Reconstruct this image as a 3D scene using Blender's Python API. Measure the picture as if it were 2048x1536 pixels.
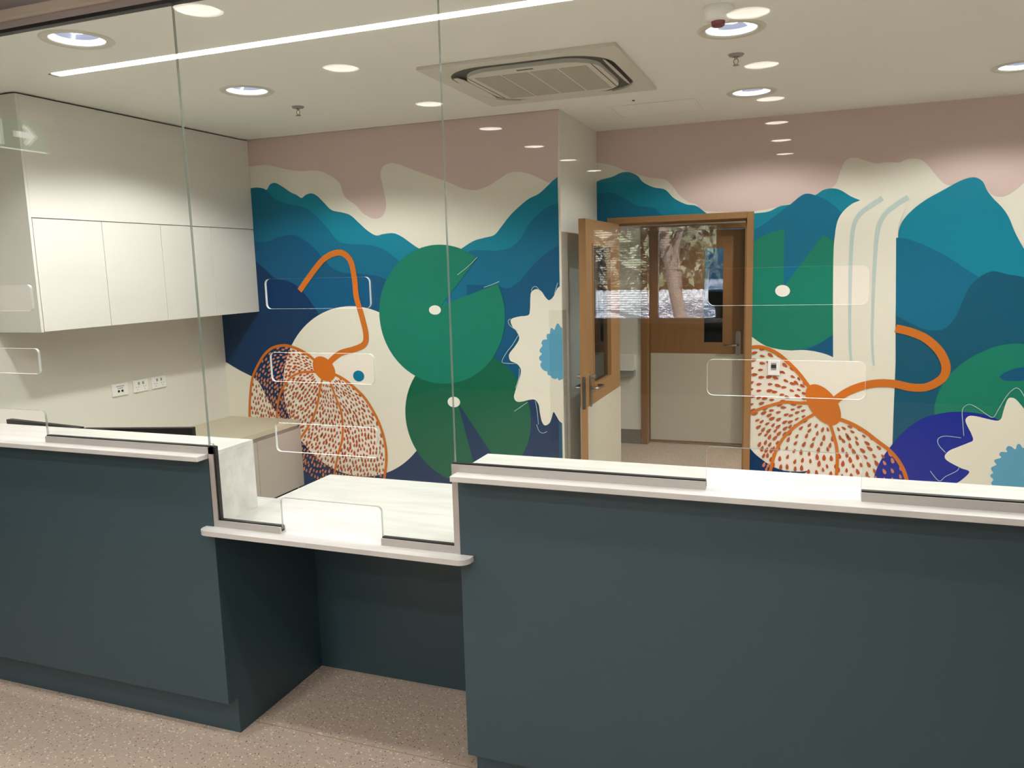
import bpy, bmesh, math, random
from mathutils import Vector, Matrix
from mathutils.geometry import tessellate_polygon
random.seed(7)
PI = math.pi
for o in list(bpy.data.objects):
    bpy.data.objects.remove(o)
SC = bpy.context.scene
COL = SC.collection

# ------------------------------------------------------------------ camera, world, sun, exposure
CAM_F, YAW, PITCH, ROLL, EYE = 1580.1, 0.36311, 0.146867, 0.02653, 1.70
cd = bpy.data.cameras.new('camera'); cam = bpy.data.objects.new('camera', cd); COL.objects.link(cam)
cd.sensor_fit = 'HORIZONTAL'; cd.sensor_width = 36.0; cd.lens = CAM_F / 2048 * 36.0
cd.clip_start = 0.02; cd.clip_end = 200
_f = Vector((-math.sin(YAW)*math.cos(PITCH), math.cos(YAW)*math.cos(PITCH), -math.sin(PITCH)))
_r = Vector((math.cos(YAW), math.sin(YAW), 0)); _d = _f.cross(_r)
_r2 = _r*math.cos(ROLL) + _d*math.sin(ROLL); _d2 = -_r*math.sin(ROLL) + _d*math.cos(ROLL)
cam.matrix_world = Matrix.Translation((0, 0, EYE)) @ Matrix((_r2, -_d2, -_f)).transposed().to_4x4()
SC.camera = cam
SC.view_settings.view_transform = 'Standard'; SC.view_settings.look = 'None'
SC.view_settings.gamma = 1.0; SC.view_settings.use_curve_mapping = False
SC.view_settings.exposure = 0.0
W_OFFICE, W_WAIT, W_CORR, LENS_E, LENS_W, LED_E = 59.0, 44.0, 120.0, 2.2, 11.0, 14.0

world = bpy.data.worlds.new('sky'); SC.world = world; world.use_nodes = True
nt = world.node_tree; bg = nt.nodes['Background']
sky = nt.nodes.new('ShaderNodeTexSky'); sky.sky_type = 'HOSEK_WILKIE'
sky.sun_direction = Vector((0.3, 0.55, 0.78)).normalized(); sky.turbidity = 5.0
nt.links.new(sky.outputs[0], bg.inputs[0]); bg.inputs[1].default_value = 45.0
sd = bpy.data.lights.new('sun', 'SUN'); sd.energy = 70.0; sd.angle = 0.01; sd.color = (1, .95, .86)
sun = bpy.data.objects.new('sun', sd); COL.objects.link(sun)
sun.rotation_euler = Vector((-0.3, -0.55, -0.78)).to_track_quat('-Z', 'Y').to_euler()
SC.cycles.max_bounces = 7; SC.cycles.diffuse_bounces = 3; SC.cycles.glossy_bounces = 3; SC.cycles.adaptive_threshold = .03; SC.cycles.transparent_max_bounces = 24
SC.cycles.sample_clamp_indirect = 30.0; SC.cycles.use_denoising = True

# ------------------------------------------------------------------ materials
def lin(c):
    return tuple(((v/255)/12.92 if v/255 <= .04045 else ((v/255+.055)/1.055)**2.4) for v in c)
MATS = {}
def mat(name, rgb, rough=.6, metal=0.0, emit=0.0, spec=.5, var=0.0, scale=8.0, bump=0.0, stretch=(1, 1, 1)):
    m = bpy.data.materials.new(name); m.use_nodes = True; MATS[name] = m
    n = m.node_tree.nodes; l = m.node_tree.links; b = n['Principled BSDF']
    c = lin(rgb) + (1,)
    b.inputs['Base Color'].default_value = c; b.inputs['Roughness'].default_value = rough
    b.inputs['Metallic'].default_value = metal; b.inputs['Specular IOR Level'].default_value = spec
    if emit:
        b.inputs['Emission Color'].default_value = c; b.inputs['Emission Strength'].default_value = emit
    if var or bump:
        tc = n.new('ShaderNodeTexCoord'); mp = n.new('ShaderNodeMapping'); nz = n.new('ShaderNodeTexNoise')
        mp.inputs['Scale'].default_value = stretch
        l.new(tc.outputs['Object'], mp.inputs[0]); l.new(mp.outputs[0], nz.inputs['Vector'])
        nz.inputs['Scale'].default_value = scale; nz.inputs['Detail'].default_value = 5
        if var:
            mx = n.new('ShaderNodeMix'); mx.data_type = 'RGBA'
            mx.inputs[6].default_value = tuple(v*(1-var) for v in c[:3]) + (1,)
            mx.inputs[7].default_value = tuple(min(1, v*(1+var)) for v in c[:3]) + (1,)
            l.new(nz.outputs[0], mx.inputs[0]); l.new(mx.outputs[2], b.inputs['Base Color'])
        if bump:
            bp = n.new('ShaderNodeBump'); bp.inputs['Strength'].default_value = bump; bp.inputs['Distance'].default_value = .002
            l.new(nz.outputs[0], bp.inputs['Height']); l.new(bp.outputs[0], b.inputs['Normal'])
    return m
mat('ceiling_paint', (238, 238, 232), .8, var=.015, scale=3)
mat('wait_ceiling_paint', (190, 188, 184), .8)
mat('wall_white', (226, 222, 212), .7, var=.015, scale=4)
mat('bulkhead', (176, 166, 164), .7)
mat('step_trim', (205, 194, 178), .6)
mat('wait_wall', (112, 110, 108), .75, var=.02)
mat('cabinet_white', (228, 224, 216), .45, var=.01)
mat('gap_dark', (30, 28, 26), .8)
mat('panel_teal', (56, 79, 88), .42, var=.05, scale=260, bump=.08)
mat('panel_teal_shaded', (22, 46, 58), .42, var=.05, scale=260)  # panel teal darkened for the knee-space shade; no object uses it
mat('aluminium', (194, 188, 183), .4, metal=.35, var=.04, scale=60, stretch=(1, 1, 30))
mat('gasket', (12, 11, 12), .5)
mat('steel', (170, 164, 155), .28, metal=1)
mat('black_plastic', (24, 22, 24), .4)
mat('white_plastic', (238, 236, 232), .35)
mat('grey_plastic', (150, 150, 146), .4)
mat('socket_dark', (40, 38, 38), .5)
mat('ac_white', (214, 210, 198), .5)
mat('ac_grille', (178, 172, 158), .6, var=.12, scale=300)
mat('ac_dark', (70, 68, 64), .5)
mat('bench_top', (206, 196, 172), .5, var=.03, scale=30)
mat('bench_front', (190, 182, 172), .5, var=.01)
mat('wood', (152, 112, 68), .45, var=.13, scale=5, stretch=(7, 7, .6), bump=.05)
mat('wood_dark', (140, 100, 58), .45, var=.13, scale=5, stretch=(7, 7, .6), bump=.05)
mat('kick_vinyl', (200, 194, 178), .5, var=.02, scale=80)
mat('blue_wall', (40, 110, 160), .6)
mat('red_lens', (110, 14, 30), .3)
mat('skirting', (116, 108, 96), .6, var=.25, scale=260)
mat('lens_office', (250, 251, 255), .4, emit=LENS_E)
mat('lens_dim', (150, 158, 182), .4, emit=.55)
mat('lens_wait', (255, 246, 236), .4, emit=LENS_W)
mat('led', (255, 248, 244), .4, emit=LED_E)
mat('reflector', (222, 224, 232), .18, metal=.75)
mat('exit_green', (60, 150, 84), .4, emit=1.6)
mat('exit_white', (240, 246, 240), .4, emit=4.5)
mat('trunk', (140, 124, 116), .8, var=.25, scale=3, bump=.4)
mat('leaf', (138, 144, 116), .7, var=.3, scale=2)
mat('leaf_far', (152, 146, 128), .7, var=.3, scale=2)
mat('roof_sheet', (205, 208, 216), .5)
mat('red_brick', (150, 84, 74), .8)
mat('slat', (225, 225, 228), .5)
mat('lawn', (96, 100, 60), .9, var=.2)
mat('chalk', (170, 200, 200), .9)
mat('weld', (176, 152, 128), .6)
PAINT = dict(pink=(216, 192, 186), cream=(232, 227, 212), teal_light=(0, 130, 156), teal_mid=(0, 106, 140), teal_dark=(0, 84, 124),
             navy=(0, 50, 92), green=(12, 124, 100), green_dark=(0, 98, 70), orange=(206, 112, 30), rust=(178, 84, 42), peach=(204, 128, 92),
             sky_blue=(92, 162, 194), royal=(0, 34, 150), streak=(190, 206, 202), dot_white=(240, 236, 226), teal_dot=(0, 116, 150), slate=(0, 84, 112))
for k, v in PAINT.items():
    mat('paint_' + k, v, .6, spec=.25, var=.03, scale=40)

def marble():
    m = mat('marble', (226, 223, 217), .3); n = m.node_tree.nodes; l = m.node_tree.links; b = n['Principled BSDF']
    tc = n.new('ShaderNodeTexCoord'); mp = n.new('ShaderNodeMapping'); mp.inputs['Scale'].default_value = (1.2, 7, 5); mp.inputs['Rotation'].default_value = (0, 0, .35)
    nz = n.new('ShaderNodeTexNoise'); nz.inputs['Scale'].default_value = 3.0; nz.inputs['Detail'].default_value = 8; nz.inputs['Roughness'].default_value = .62
    rp = n.new('ShaderNodeValToRGB'); rp.color_ramp.elements[0].position = .3; rp.color_ramp.elements[1].position = .62
    rp.color_ramp.elements[0].color = lin((198, 195, 191)) + (1,); rp.color_ramp.elements[1].color = lin((217, 215, 210)) + (1,)
    l.new(tc.outputs['Object'], mp.inputs[0]); l.new(mp.outputs[0], nz.inputs['Vector']); l.new(nz.outputs[0], rp.inputs[0]); l.new(rp.outputs[0], b.inputs['Base Color'])
marble()
def floor_mat():
    m = mat('floor_vinyl', (156, 132, 112), .5); n = m.node_tree.nodes; l = m.node_tree.links; b = n['Principled BSDF']
    tc = n.new('ShaderNodeTexCoord')
    def vor(scale, lo, hi):
        v = n.new('ShaderNodeTexVoronoi'); v.inputs['Scale'].default_value = scale
        l.new(tc.outputs['Object'], v.inputs['Vector'])
        s = n.new('ShaderNodeSeparateColor'); l.new(v.outputs['Color'], s.inputs[0])
        g = n.new('ShaderNodeMath'); g.operation = 'GREATER_THAN'; g.inputs[1].default_value = lo; l.new(s.outputs[0], g.inputs[0])
        d = n.new('ShaderNodeMath'); d.operation = 'LESS_THAN'; d.inputs[1].default_value = hi; l.new(v.outputs['Distance'], d.inputs[0])
        x = n.new('ShaderNodeMath'); x.operation = 'MULTIPLY'; l.new(g.outputs[0], x.inputs[0]); l.new(d.outputs[0], x.inputs[1]); return x
    nz = n.new('ShaderNodeTexNoise'); nz.inputs['Scale'].default_value = 60; nz.inputs['Detail'].default_value = 6; l.new(tc.outputs['Object'], nz.inputs['Vector'])
    def mix(f, a, c):
        x = n.new('ShaderNodeMix'); x.data_type = 'RGBA'; l.new(f, x.inputs[0])
        for i, q in ((6, a), (7, c)):
            if isinstance(q, tuple): x.inputs[i].default_value = lin(q) + (1,)
            else: l.new(q, x.inputs[i])
        return x.outputs[2]
    base = mix(nz.outputs[0], (186, 166, 148), (212, 193, 175))
    base = mix(vor(125, .88, .42).outputs[0], base, (246, 232, 214))
    base = mix(vor(150, .91, .40).outputs[0], base, (104, 86, 72))
    l.new(base, b.inputs['Base Color'])
floor_mat()
def glass(name, tint, f0=.036, extra=0.0):
    m = bpy.data.materials.new(name); m.use_nodes = True; MATS[name] = m
    n = m.node_tree.nodes; l = m.node_tree.links; n.clear()
    out = n.new('ShaderNodeOutputMaterial'); tr = n.new('ShaderNodeBsdfTransparent'); tr.inputs[0].default_value = tint + (1,)
    gl = n.new('ShaderNodeBsdfGlossy'); gl.inputs['Roughness'].default_value = 0.0
    lw = n.new('ShaderNodeLayerWeight'); lw.inputs[0].default_value = .5
    p = n.new('ShaderNodeMath'); p.operation = 'POWER'; p.inputs[1].default_value = 5; l.new(lw.outputs['Facing'], p.inputs[0])
    a = n.new('ShaderNodeMath'); a.operation = 'MULTIPLY_ADD'; a.inputs[1].default_value = 1-f0; a.inputs[2].default_value = f0 + extra; l.new(p.outputs[0], a.inputs[0])
    mx = n.new('ShaderNodeMixShader'); l.new(a.outputs[0], mx.inputs[0]); l.new(tr.outputs[0], mx.inputs[1]); l.new(gl.outputs[0], mx.inputs[2]); l.new(mx.outputs[0], out.inputs[0])
    return m
glass('screen_glass', (.965, .985, .968))
glass('door_glass', (.55, .6, .62))
glass('window_glass', (.97, .98, .98))
glass('clear_plastic', (.985, .985, .98), .015)
def edge():
    m = glass('glass_edge', (.62, .70, .66), .10); n = m.node_tree.nodes; l = m.node_tree.links
    df = n.new('ShaderNodeBsdfDiffuse'); df.inputs[0].default_value = lin((238, 244, 240)) + (1,)
    mx = n.new('ShaderNodeMixShader'); mx.inputs[0].default_value = .62; out = [x for x in n if x.type == 'OUTPUT_MATERIAL'][0]
    src = out.inputs[0].links[0].from_socket; l.new(src, mx.inputs[1]); l.new(df.outputs[0], mx.inputs[2]); l.new(mx.outputs[0], out.inputs[0])
edge()
edge2 = glass('glass_joint', (.70, .76, .72), .10); _n = edge2.node_tree.nodes; _l = edge2.node_tree.links
_df = _n.new('ShaderNodeBsdfDiffuse'); _df.inputs[0].default_value = lin((168, 172, 166)) + (1,)
_mx = _n.new('ShaderNodeMixShader'); _mx.inputs[0].default_value = .42; _o = [x for x in _n if x.type == 'OUTPUT_MATERIAL'][0]
_s = _o.inputs[0].links[0].from_socket; _l.new(_s, _mx.inputs[1]); _l.new(_df.outputs[0], _mx.inputs[2]); _l.new(_mx.outputs[0], _o.inputs[0])

# ------------------------------------------------------------------ mesh helpers (all in world metres)
ORG = {}
def link(name, verts, faces, m, parent=None, smooth=False, midx=None):
    me = bpy.data.meshes.new(name)
    if parent is None:
        xs, ys, zs = zip(*verts); org = Vector(((min(xs)+max(xs))/2, (min(ys)+max(ys))/2, min(zs)))
    else:
        org = ORG[parent]
    me.from_pydata([tuple(Vector(v)-org) for v in verts], [], faces)
    for q in (m if isinstance(m, (list, tuple)) else [m]):
        me.materials.append(MATS[q])
    if midx:
        me.polygons.foreach_set('material_index', midx)
    if smooth:
        me.polygons.foreach_set('use_smooth', [True]*len(me.polygons))
    me.update()
    o = bpy.data.objects.new(name, me); COL.objects.link(o); ORG[o] = org
    if parent is None: o.location = org
    else: o.parent = parent
    return o
class MB:
    def __init__(s): s.v = []; s.f = []
    def add(s, v, f):
        k = len(s.v); s.v += [tuple(p) for p in v]; s.f += [tuple(i+k for i in q) for q in f]; return s
    def box(s, x0, x1, y0, y1, z0, z1):
        return s.add([(x, y, z) for z in (z0, z1) for y in (y0, y1) for x in (x0, x1)],
                     [(0, 2, 3, 1), (4, 5, 7, 6), (0, 1, 5, 4), (2, 6, 7, 3), (0, 4, 6, 2), (1, 3, 7, 5)])
    def tube(s, pts, r, n=10, cap=True):
        pts = [Vector(p) for p in pts]; R = r if isinstance(r, (list, tuple)) else [r]*len(pts); k = len(s.v); prev = None
        for i, p in enumerate(pts):
            t = (pts[min(i+1, len(pts)-1)]-pts[max(i-1, 0)]).normalized()
            if prev is None:
                a = Vector((0, 0, 1)) if abs(t.z) < .9 else Vector((1, 0, 0)); u = t.cross(a).normalized()
            else: u = (prev - t*prev.dot(t)).normalized()
            prev = u; w = t.cross(u)
            s.v += [tuple(p + (u*math.cos(2*PI*j/n)+w*math.sin(2*PI*j/n))*R[i]) for j in range(n)]
        for i in range(len(pts)-1):
            for j in range(n):
                a = k+i*n+j; b = k+i*n+(j+1) % n; s.f.append((a, b, b+n, a+n))
        if cap:
            s.f.append(tuple(k+j for j in range(n))[::-1]); s.f.append(tuple(k+(len(pts)-1)*n+j for j in range(n)))
        return s
    def lathe(s, prof, c, n=40, axis='z'):
        k = len(s.v); c = Vector(c)
        for r, h in prof:
            for j in range(n):
                a, b = r*math.cos(2*PI*j/n), r*math.sin(2*PI*j/n)
                s.v.append(tuple(c + Vector({'z': (a, b, h), 'y': (a, h, b), 'x': (h, a, b)}[axis])))
        for i in range(len(prof)-1):
            for j in range(n):
                a = k+i*n+j; b = k+i*n+(j+1) % n; s.f.append((a, b, b+n, a+n))
        return s
    def prism(s, loops, a0, a1, axis='z', lid=(1, 1)):
        """polygon (first loop outer, others holes) extruded between a0 and a1 along axis"""
        V = lambda p, a: {'z': (p[0], p[1], a), 'y': (p[0], a, p[1]), 'x': (a, p[0], p[1])}[axis]
        tri = tessellate_polygon([[Vector((p[0], p[1], 0)) for p in L] for L in loops]); flat = [p for L in loops for p in L]
        k = len(s.v); N = len(flat); s.v += [V(p, a0) for p in flat] + [V(p, a1) for p in flat]
        if lid[0]: s.f += [tuple(k+i for i in t) for t in tri]
        if lid[1]: s.f += [tuple(k+N+i for i in t[::-1]) for t in tri]
        s.side0 = len(s.f); q = 0
        for L in loops:
            n = len(L); s.f += [(k+q+i, k+q+(i+1) % n, k+N+q+(i+1) % n, k+N+q+i) for i in range(n)]; q += n
        return s
    def out(s, name, m, parent=None, smooth=False, bevel=0.0, midx=None):
        if bevel:
            bm = bmesh.new(); vs = [bm.verts.new(v) for v in s.v]
            for f in s.f: bm.faces.new([vs[i] for i in f])
            bmesh.ops.recalc_face_normals(bm, faces=bm.faces)
            bmesh.ops.bevel(bm, geom=bm.edges[:], offset=bevel, segments=2, affect='EDGES', profile=.5)
            bm.verts.index_update(); s.v = [tuple(v.co) for v in bm.verts]; s.f = [tuple(v.index for v in f.verts) for f in bm.faces]; bm.free()
        return link(name, s.v, s.f, m, parent, smooth, midx)
def box(name, x0, x1, y0, y1, z0, z1, m, parent=None, bevel=0.0):
    return MB().box(x0, x1, y0, y1, z0, z1).out(name, m, parent, bevel=bevel)
def tag(o, label, cat, group=None):
    o['label'] = label; o['category'] = cat
    if group: o['group'] = group
    return o
def thing(name, loc, label, cat, group=None):
    o = bpy.data.objects.new(name, None); o.empty_display_size = .05; COL.objects.link(o); o.location = loc; ORG[o] = Vector(loc)
    return tag(o, label, cat, group)
def struct(o):
    o['kind'] = 'structure'; return o
def struct_empty(name, loc):
    o = bpy.data.objects.new(name, None); o.empty_display_size = .05; COL.objects.link(o); o.location = loc; ORG[o] = Vector(loc)
    o['kind'] = 'structure'; return o
def copy_tree(o, loc, label=None, group=None, parent=None):
    c = o.copy(); COL.objects.link(c)
    if parent is None:
        c.location = loc; ORG[c] = Vector(loc)
        if label: c['label'] = label
        if group: c['group'] = group
    else: c.parent = parent
    for ch in list(o.children): copy_tree(ch, None, parent=c)
    return c
def rrect(x0, x1, y0, y1, r, n=6):
    out = []
    for cx, cy, a in ((x1-r, y1-r, 0), (x0+r, y1-r, 90), (x0+r, y0+r, 180), (x1-r, y0+r, 270)):
        out += [(cx+r*math.cos(math.radians(a+90*i/n)), cy+r*math.sin(math.radians(a+90*i/n))) for i in range(n+1)]
    return out
def circ(cx, cy, r, n=40, ry=None, rot=0):
    ry = ry or r; out = []
    for i in range(n):
        a = 2*PI*i/n; x, y = r*math.cos(a), ry*math.sin(a)
        out.append((cx+x*math.cos(rot)-y*math.sin(rot), cy+x*math.sin(rot)+y*math.cos(rot)))
    return out

# ------------------------------------------------------------------ key dimensions
PANEL_Y, GLASS_Y, PLINTH_Y = 2.141, 2.155, 2.191      # counter front, glass plane, plinth
Y1, Y2, ZC, ZW = 4.757, 5.65, 2.637, 2.75             # mural walls, office and waiting ceilings
XL, XR = -4.10, 2.90                                  # office side walls
XRET = -1.458                                         # return wall between the two murals
JL, JR = -1.957, -1.012                               # joints between the glass panels
GAP_L, GAP_R = -1.957, -1.000                         # knee space under the low counter
HI, LO, SLAB = 1.083, 0.820, 0.017                    # counter heights, slab thickness
OFFICE_LIGHTS = [(-2.75, 2.49), (-2.76, 3.52), (-0.335, 3.51), (-0.345, 4.82), (0.964, 4.83), (0.97, 3.51), (-1.3, 2.40), (0.97, 2.30), (2.2, 3.51), (2.2, 4.83)]  # out-of-frame entries are unseen, added to lift the office light
WAIT_L = [(-2.33, 1.603-1.036*i) for i in range(7)]
WAIT_R = [(-0.287, 1.567-0.981*i) for i in range(7)]  # nearest lamp of this row is unseen, included for its light
LAMP_SCALE = [.8, 1.1, .85, .5, .5, .7, .38, .6, .6, .5]          # dimming of each office downlight
LED = (-3.30, 1.30, 2.822, 2.880)
MURAL = {
 'pink1': [(-3749,2454),(-3609,2456),(-3482,2424),(-3342,2397),(-3204,2391),(-3110,2359),(-3025,2297),(-2989,2205),(-2905,2143),(-2849,2084),(-2766,2046),(-2699,2066),(-2672,2131),(-2684,2221),(-2703,2333),(-2674,2387),(-2603,2398),(-2503,2364),(-2405,2325),(-2296,2285),(-2212,2253),(-2117,2210),(-2022,2192),(-1939,2210),(-1868,2243),(-1798,2280),(-1729,2286),(-1651,2266),(-1584,2236),(-1541,2212),(-1473,2193)],
 'light1': [(-3729,2269),(-3632,2281),(-3592,2320),(-3548,2329),(-3492,2302),(-3424,2258),(-3376,2237),(-3336,2214),(-3299,2233),(-3249,2240),(-3202,2216),(-3151,2167),(-3097,2119),(-3016,2100),(-2950,2077),(-2886,2023),(-2823,1969),(-2759,1935),(-2706,1942),(-2628,1945),(-2565,1920),(-2503,1878),(-2429,1833),(-2281,1782),(-2182,1796),(-2125,1832),(-2045,1873),(-1973,1890),(-1902,1905),(-1854,1952),(-1794,2018),(-1735,2068),(-1666,2116),(-1598,2144),(-1541,2187),(-1507,2216),(-1472,2239)],
 'midL': [(-3793,2300),(-3754,2305),(-3697,2305),(-3632,2288),(-3554,2218),(-3446,2175),(-3347,2159),(-3277,2129),(-3200,2065),(-3134,1995),(-3069,1918),(-3000,1889),(-2879,1879),(-2777,1867),(-2678,1824),(-2598,1763),(-2487,1666)],
 'midR': [(-2257,1747),(-2129,1793),(-2050,1814),(-1974,1812),(-1883,1806),(-1792,1824),(-1717,1883),(-1678,1949),(-1611,2013),(-1538,2063),(-1471,2080)],
 'darkL': [(-3827,1930),(-3769,1928),(-3654,1924),(-3558,1951),(-3426,1965),(-3337,1928),(-3251,1864),(-3185,1787),(-3117,1725),(-3031,1692),(-2926,1683),(-2823,1673),(-2722,1649),(-2591,1580)],
 'darkR': [(-2105,1594),(-1981,1588),(-1890,1583),(-1814,1568),(-1739,1608),(-1663,1690),(-1588,1756),(-1476,1827)],
 'navy1': [(-3814,1852),(-3753,1787),(-3672,1722),(-3600,1666),(-3489,1641),(-3400,1592),(-3315,1498),(-3282,1452),(-2965,1066),(-2295,854),(-1774,857),(-1668,860),(-1494,866)],
 'hill1': [(-4287,1144),(-4096,1050),(-3983,994),(-3863,945),(-3867,948),(-3810,903),(-3765,822),(-3725,753),(-3683,700),(-3632,647),(-3545,581)],
 'sun1': [-2989,854,607],
 'pad1': [-2303,1397,461],
 'pad1n': [(-2021,1768),(-2293,1460),(-1874,1604)],
 'pad2': [-2140,713,459],
 'pad2n': [(-2086,403),(-2199,812),(-1971,478)],
 'dots1': [(-2340,1431),(-2296,1431),(-2341,1400),(-2227,814),(-2181,816),(-2228,778),(-2954,973),(-2909,974),(-2956,934)],
 'daisy1': [(-1446,1580),(-1471,1572),(-1488,1557),(-1510,1514),(-1540,1488),(-1564,1506),(-1589,1542),(-1614,1557),(-1639,1555),(-1661,1535),(-1666,1495),(-1670,1431),(-1682,1395),(-1738,1387),(-1786,1376),(-1804,1359),(-1792,1322),(-1762,1285),(-1748,1244),(-1778,1195),(-1814,1153),(-1822,1128),(-1811,1099),(-1772,1083),(-1746,1055),(-1743,1022),(-1762,963),(-1786,896),(-1794,858),(-1774,833),(-1735,835),(-1691,847),(-1651,849),(-1626,818),(-1619,768),(-1607,710),(-1586,684),(-1555,700),(-1538,738),(-1526,774),(-1507,748),(-1487,716),(-1457,696)],
 'disc1': [(-1451,1310),(-1466,1318),(-1480,1338),(-1492,1340),(-1505,1314),(-1510,1302),(-1530,1314),(-1538,1294),(-1540,1278),(-1559,1274),(-1563,1254),(-1560,1242),(-1587,1237),(-1598,1217),(-1592,1201),(-1610,1176),(-1610,1160),(-1597,1148),(-1615,1127),(-1611,1107),(-1599,1099),(-1609,1078),(-1599,1054),(-1578,1038),(-1564,1036),(-1559,1014),(-1541,1008),(-1533,994),(-1507,988),(-1494,995),(-1486,980),(-1457,992)],
 'chalk1': [[(-1657,1547),(-1648,1567),(-1626,1575),(-1601,1550)],[(-1505,1525),(-1492,1565),(-1482,1596)],[(-1803,1371),(-1819,1359),(-1809,1330),(-1758,1293)],[(-1754,1265),(-1795,1203),(-1831,1161),(-1864,1111),(-1862,1086),(-1772,1083)],[(-1751,1051),(-1757,988),(-1781,921)],[(-1794,768),(-1753,796),(-1700,832)],[(-1647,842),(-1636,776),(-1629,688)],[(-1642,688),(-1626,646),(-1600,633),(-1572,645)],[(-1982,1575),(-1927,1591),(-1874,1611)],[(-2166,1659),(-2085,1714),(-2021,1768)]],
 'pod1': [[(-3277,1049),(-3343,1104),(-3411,1144),(-3498,1173),(-3569,1182),(-3662,1164),(-3740,1113),(-3813,1023),(-3869,921),(-3903,762),(-3923,587)],[(-3281,996),(-3423,989),(-3516,953),(-3575,897),(-3621,834),(-3650,756),(-3682,598)],[(-3248,967),(-3282,860),(-3312,753),(-3369,635),(-3479,494),(-3621,325)],[(-3204,968),(-3154,819),(-3117,730),(-3107,624),(-3119,509),(-3156,408),(-3213,218),(-3235,154)],[(-3177,991),(-3076,948),(-2995,891),(-2915,819),(-2846,718),(-2801,623),(-2770,505),(-2765,386),(-2789,248),(-2810,170)]],
 'hub1': [(-3235,1019),(-3157,952),(-3296,972)],
 'stem1': [(-3398,1574),(-3282,1698),(-3185,1787),(-3093,1826),(-3022,1823),(-2965,1766),(-2943,1646),(-2936,1525),(-2901,1389),(-2877,1267),(-2895,1198),(-2977,1162),(-3086,1134),(-3162,1086),(-3221,1030)],
 'pink2': [(-1469,2423),(-1345,2393),(-1247,2349),(-1162,2320),(-1078,2292),(-971,2273),(-909,2212),(-874,2164),(-815,2115),(-757,2094),(-688,2045),(-373,2029),(-189,2059),(-20,2095),(118,2163),(151,2247),(184,2319),(239,2334),(300,2311),(360,2291),(438,2293),(497,2287),(545,2304),(602,2300),(651,2266),(692,2212),(732,2163),(780,2129),(863,2149),(937,2129),(985,2091),(1023,2053),(1078,2045),(1130,2073),(1179,2120),(1239,2176),(1350,2198),(1525,2118),(1729,2144)],
 'lightA': [(-1470,2283),(-1420,2301),(-1345,2314),(-1283,2338),(-1222,2339),(-1162,2309),(-1126,2266),(-1054,2226),(-970,2204),(-909,2143),(-827,2098),(-757,2083),(-687,2030),(-607,1978)],
 'midA': [(-1471,2197),(-1383,2207),(-1321,2195),(-1248,2155),(-1175,2110),(-1102,2094),(-1042,2080),(-994,2030),(-946,1958)],
 'lightB': [(-421,2008),(-372,2014),(-281,2022),(-213,2052),(-145,2062),(-64,2086),(9,2114),(54,2142),(107,2150),(159,2136),(226,2091),(304,2053),(382,2008)],
 'midB': [(-419,1867),(-370,1904),(-308,1942),(-226,2003),(-145,2062),(-78,2115),(-32,2124),(29,2102),(96,2064),(164,1998),(258,1890)],
 'padB': [-133,1500,405],
 'padBn': [(-179,1908),(-176,1519),(63,1856)],
 'dotsB': [(-181,1494),(-134,1489),(-180,1455)],
 'hillB': [(-437,1239),(-379,1187),(-292,1127),(-206,1101),(-122,1092),(-38,1096),(58,1082),(154,1046),(291,952)],
 'darkB': [(-122,1092),(-11,1101),(70,1146),(175,1226),(181,1023)],
 'fallL': [(403,2115),(278,2065),(227,2043),(177,1997),(146,1936),(133,1839),(129,1713),(136,1399),(148,1046)],
 'fallR': [(546,523),(502,402),(453,145)],
 'mountC': [(525,1029),(511,1396),(507,1729),(507,1825),(510,1866),(530,1926),(583,1991),(654,2048),(748,2102),(841,2153),(911,2169),(959,2142),(985,2089),(1023,2035),(1072,1980),(1110,1920),(1149,1827),(1202,1727),(1263,1640),(1470,1545),(1800,1437)],
 'midC': [(496,1820),(516,1819),(566,1809),(667,1765),(792,1693),(892,1617),(972,1561),(1138,1418),(1373,1310),(1819,1180)],
 'darkC': [(513,1326),(601,1277),(691,1235),(765,1233),(813,1256),(858,1325),(890,1420),(922,1501),(972,1561),(1012,1587),(1053,1597),(1118,1578),(1212,1556),(1362,1494),(1800,1437)],
 'streak1': [(408,2072),(343,2030),(281,1979),(245,1904),(235,1738),(238,1455),(247,1169),(259,1024)],
 'streak2': [(555,2069),(482,2023),(422,1965),(387,1871),(379,1692),(377,1454),(381,1170),(397,998)],
 'stem2': [(516,1244),(604,1221),(693,1179),(771,1103),(812,1020),(813,956),(780,906),(707,865),(619,862),(528,881),(425,883),(320,858),(229,811),(150,742)],
 'padC': [(823,537),(769,664),(768,778),(806,893),(875,993),(968,1071),(1072,1127),(1165,1149),(1236,1147),(1352,1110),(1460,1018),(1537,859)],
 'slitC': [(1117,943),(1145,972),(1191,994),(1245,1005),(1297,1003),(1333,983),(1323,955),(1249,924),(1184,917),(1142,920)],
 'blueC': [(402,-126),(408,107),(429,262),(465,370),(518,463),(565,533),(627,603),(702,661),(778,690),(859,708),(952,711),(1027,702),(1089,685),(1176,643),(1325,537)],
 'daisy2': [(878,-80),(832,66),(853,172),(907,236),(943,268),(981,322),(933,344),(882,370),(846,394),(837,419),(859,453),(902,478),(962,510),(991,530),(981,569),(950,632),(943,664),(963,687),(1003,686),(1059,673),(1114,663),(1138,676),(1147,719),(1157,769),(1170,805),(1190,812),(1215,799),(1253,752),(1285,711),(1313,740),(1345,797),(1367,815),(1391,798),(1418,730),(1445,683),(1479,684),(1547,701),(1582,682),(1575,620),(1556,563),(1603,538),(1674,501),(1693,460),(1652,409),(1603,364),(1658,312),(1709,239),(1736,2)],
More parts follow.
